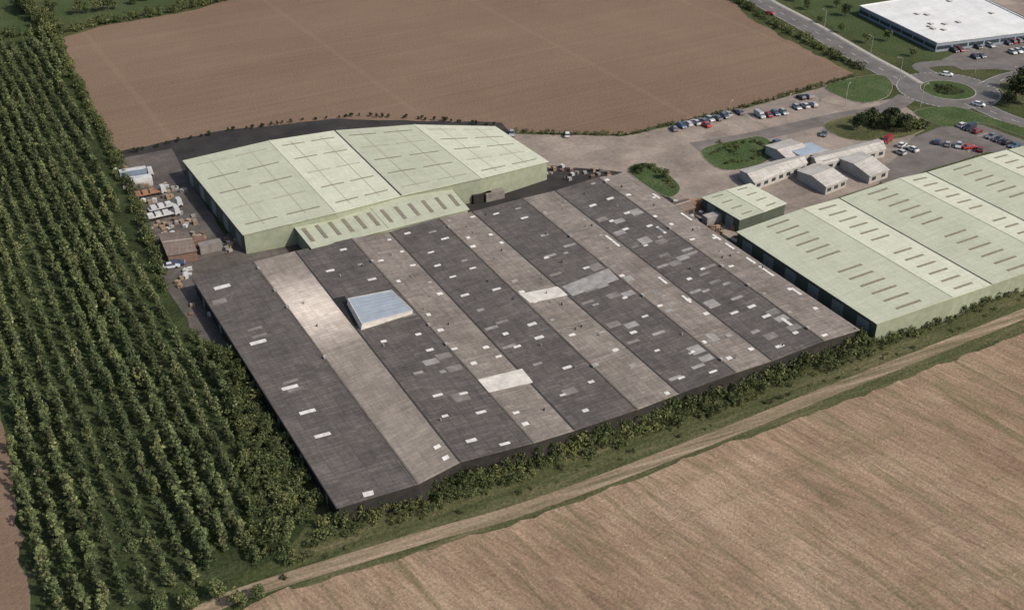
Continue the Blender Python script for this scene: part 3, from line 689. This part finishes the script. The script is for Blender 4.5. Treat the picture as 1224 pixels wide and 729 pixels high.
def hedge(name,px,wd,sp,meshes,s0,s1,sz=1,prob=1.0):
    root=empty(name); l=smooth_line(px,6)
    for i in range(len(l)-1):
        a,b=l[i],l[i+1]; d=(b-a); n=max(1,int(d.length/sp)); e=Vector((-d.y,d.x,0)).normalized()
        rows=max(1,int(wd/sp))
        for k in range(n):
            for r in range(rows):
                if rv.random()>prob: continue
                p=a.lerp(b,(k+rv.random())/n)+e*((r+.5)/rows-.5)*wd+e*rv.uniform(-.3,.3)*sp
                inst(rv.choice(meshes),p,rv.uniform(s0,s1),root,sz)
hedge("hedge",[(400,628),(470,606),(560,578),(700,531),(830,484),(940,445),(1035,409)],2.2,1.5,BH,.7,1.05,1.3)
hedge("hedge",[(330,695),(420,655),(560,610),(700,562),(830,515),(1035,437),(1224,358),(1320,312)],2.5,2.6,BH,.2,.45,.8,.5)
hedge("field_hedge",[(66,50),(105,125),(138,190),(162,240),(185,310),(200,350)],2.4,2.0,BH,.7,1.2,1.1)
hedge("field_hedge",[(72,42),(120,30),(210,14),(290,-6),(400,-40)],3.5,2.2,BH,.8,1.5,1)
hedge("field_hedge",[(10,-15),(28,8),(58,38),(66,50)],5,2.2,BH+LT,.7,1.1,1)
hedge("field_hedge",[(0,46),(58,40)],4,2.2,BH,.8,1.4,1)
hedge("field_hedge",[(50,10),(90,18),(150,8),(200,-5)],4,3,LT,.5,.9,1,.6)
hedge("roadside_hedge",[(850,-20),(905,18),(955,46),(1030,84)],3,2.0,BH,.6,1.2,1)
hedge("yard_hedge",[(612,158),(740,162),(800,150),(862,136),(985,102),(1020,92)],1.6,1.6,BH,.35,.6,1)
hedge("yard_hedge",[(600,153),(500,143),(400,141),(250,162),(145,188)],3,1.8,DT,.12,.2,1,.9)
hedge("garden_hedge",[(850,185),(870,176),(900,170),(915,180),(895,192),(865,196)],1.2,1.2,BH,.3,.45,1)
hedge("garden_hedge",[(758,204),(780,202),(804,224)],1.5,1.6,BH,.4,.7,1)
hedge("shrub_bed",[(1040,150),(1070,146),(1095,156)],8,2.4,BH,.7,1.2,1)
hedge("shrub_bed",[(860,172),(880,185),(900,180)],3,2,BH,.4,.6,1,.5)
rb=empty("roundabout_shrubs")
for i in range(34):
    a=rv.uniform(0,6.28);d=rv.uniform(0,5.5); inst(rv.choice(BH),R0+Vector((math.cos(a)*d,math.sin(a)*d,.1)),rv.uniform(.25,.5),rb)
def tree(u,v,ms,s,name="broadleaf_tree"):
    o=bpy.data.objects.new(name,rv.choice(ms)); scene.collection.objects.link(o); o.location=P(u,v); o.scale=(s,s,s*rv.uniform(.9,1.1)); o.rotation_euler=(0,0,rv.uniform(0,6.28))
for u,v,s in ((1040,150,.7),(1058,156,.7),(1078,158,.7),(1025,156,.7),(1065,146,.7),(1212,118,1.0),(1226,125,1.1),(1222,108,.9),(1205,128,.7),(965,12,.6),(1010,20,.7),(1035,52,.6),(950,2,.6),(1005,40,.5),(1060,50,.6),(980,28,.5),(1090,68,.5),(765,208,.45),(795,214,.45),(880,182,.4),(1000,10,.6)):
    tree(u,v,DT if s>=.7 else LT,s,"dark_tree" if s>=.7 else "broadleaf_tree")
for i in range(22):
    u=rv.uniform(380,1200); t=(u-380)/820; tree(u,636-t*300+rv.uniform(-3,5),LT,rv.uniform(.28,.42))
for i in range(5): tree(200+i*28+rv.uniform(-6,6),722+rv.uniform(-8,10),LT,rv.uniform(.4,.65))
print("objects",len(bpy.data.objects))
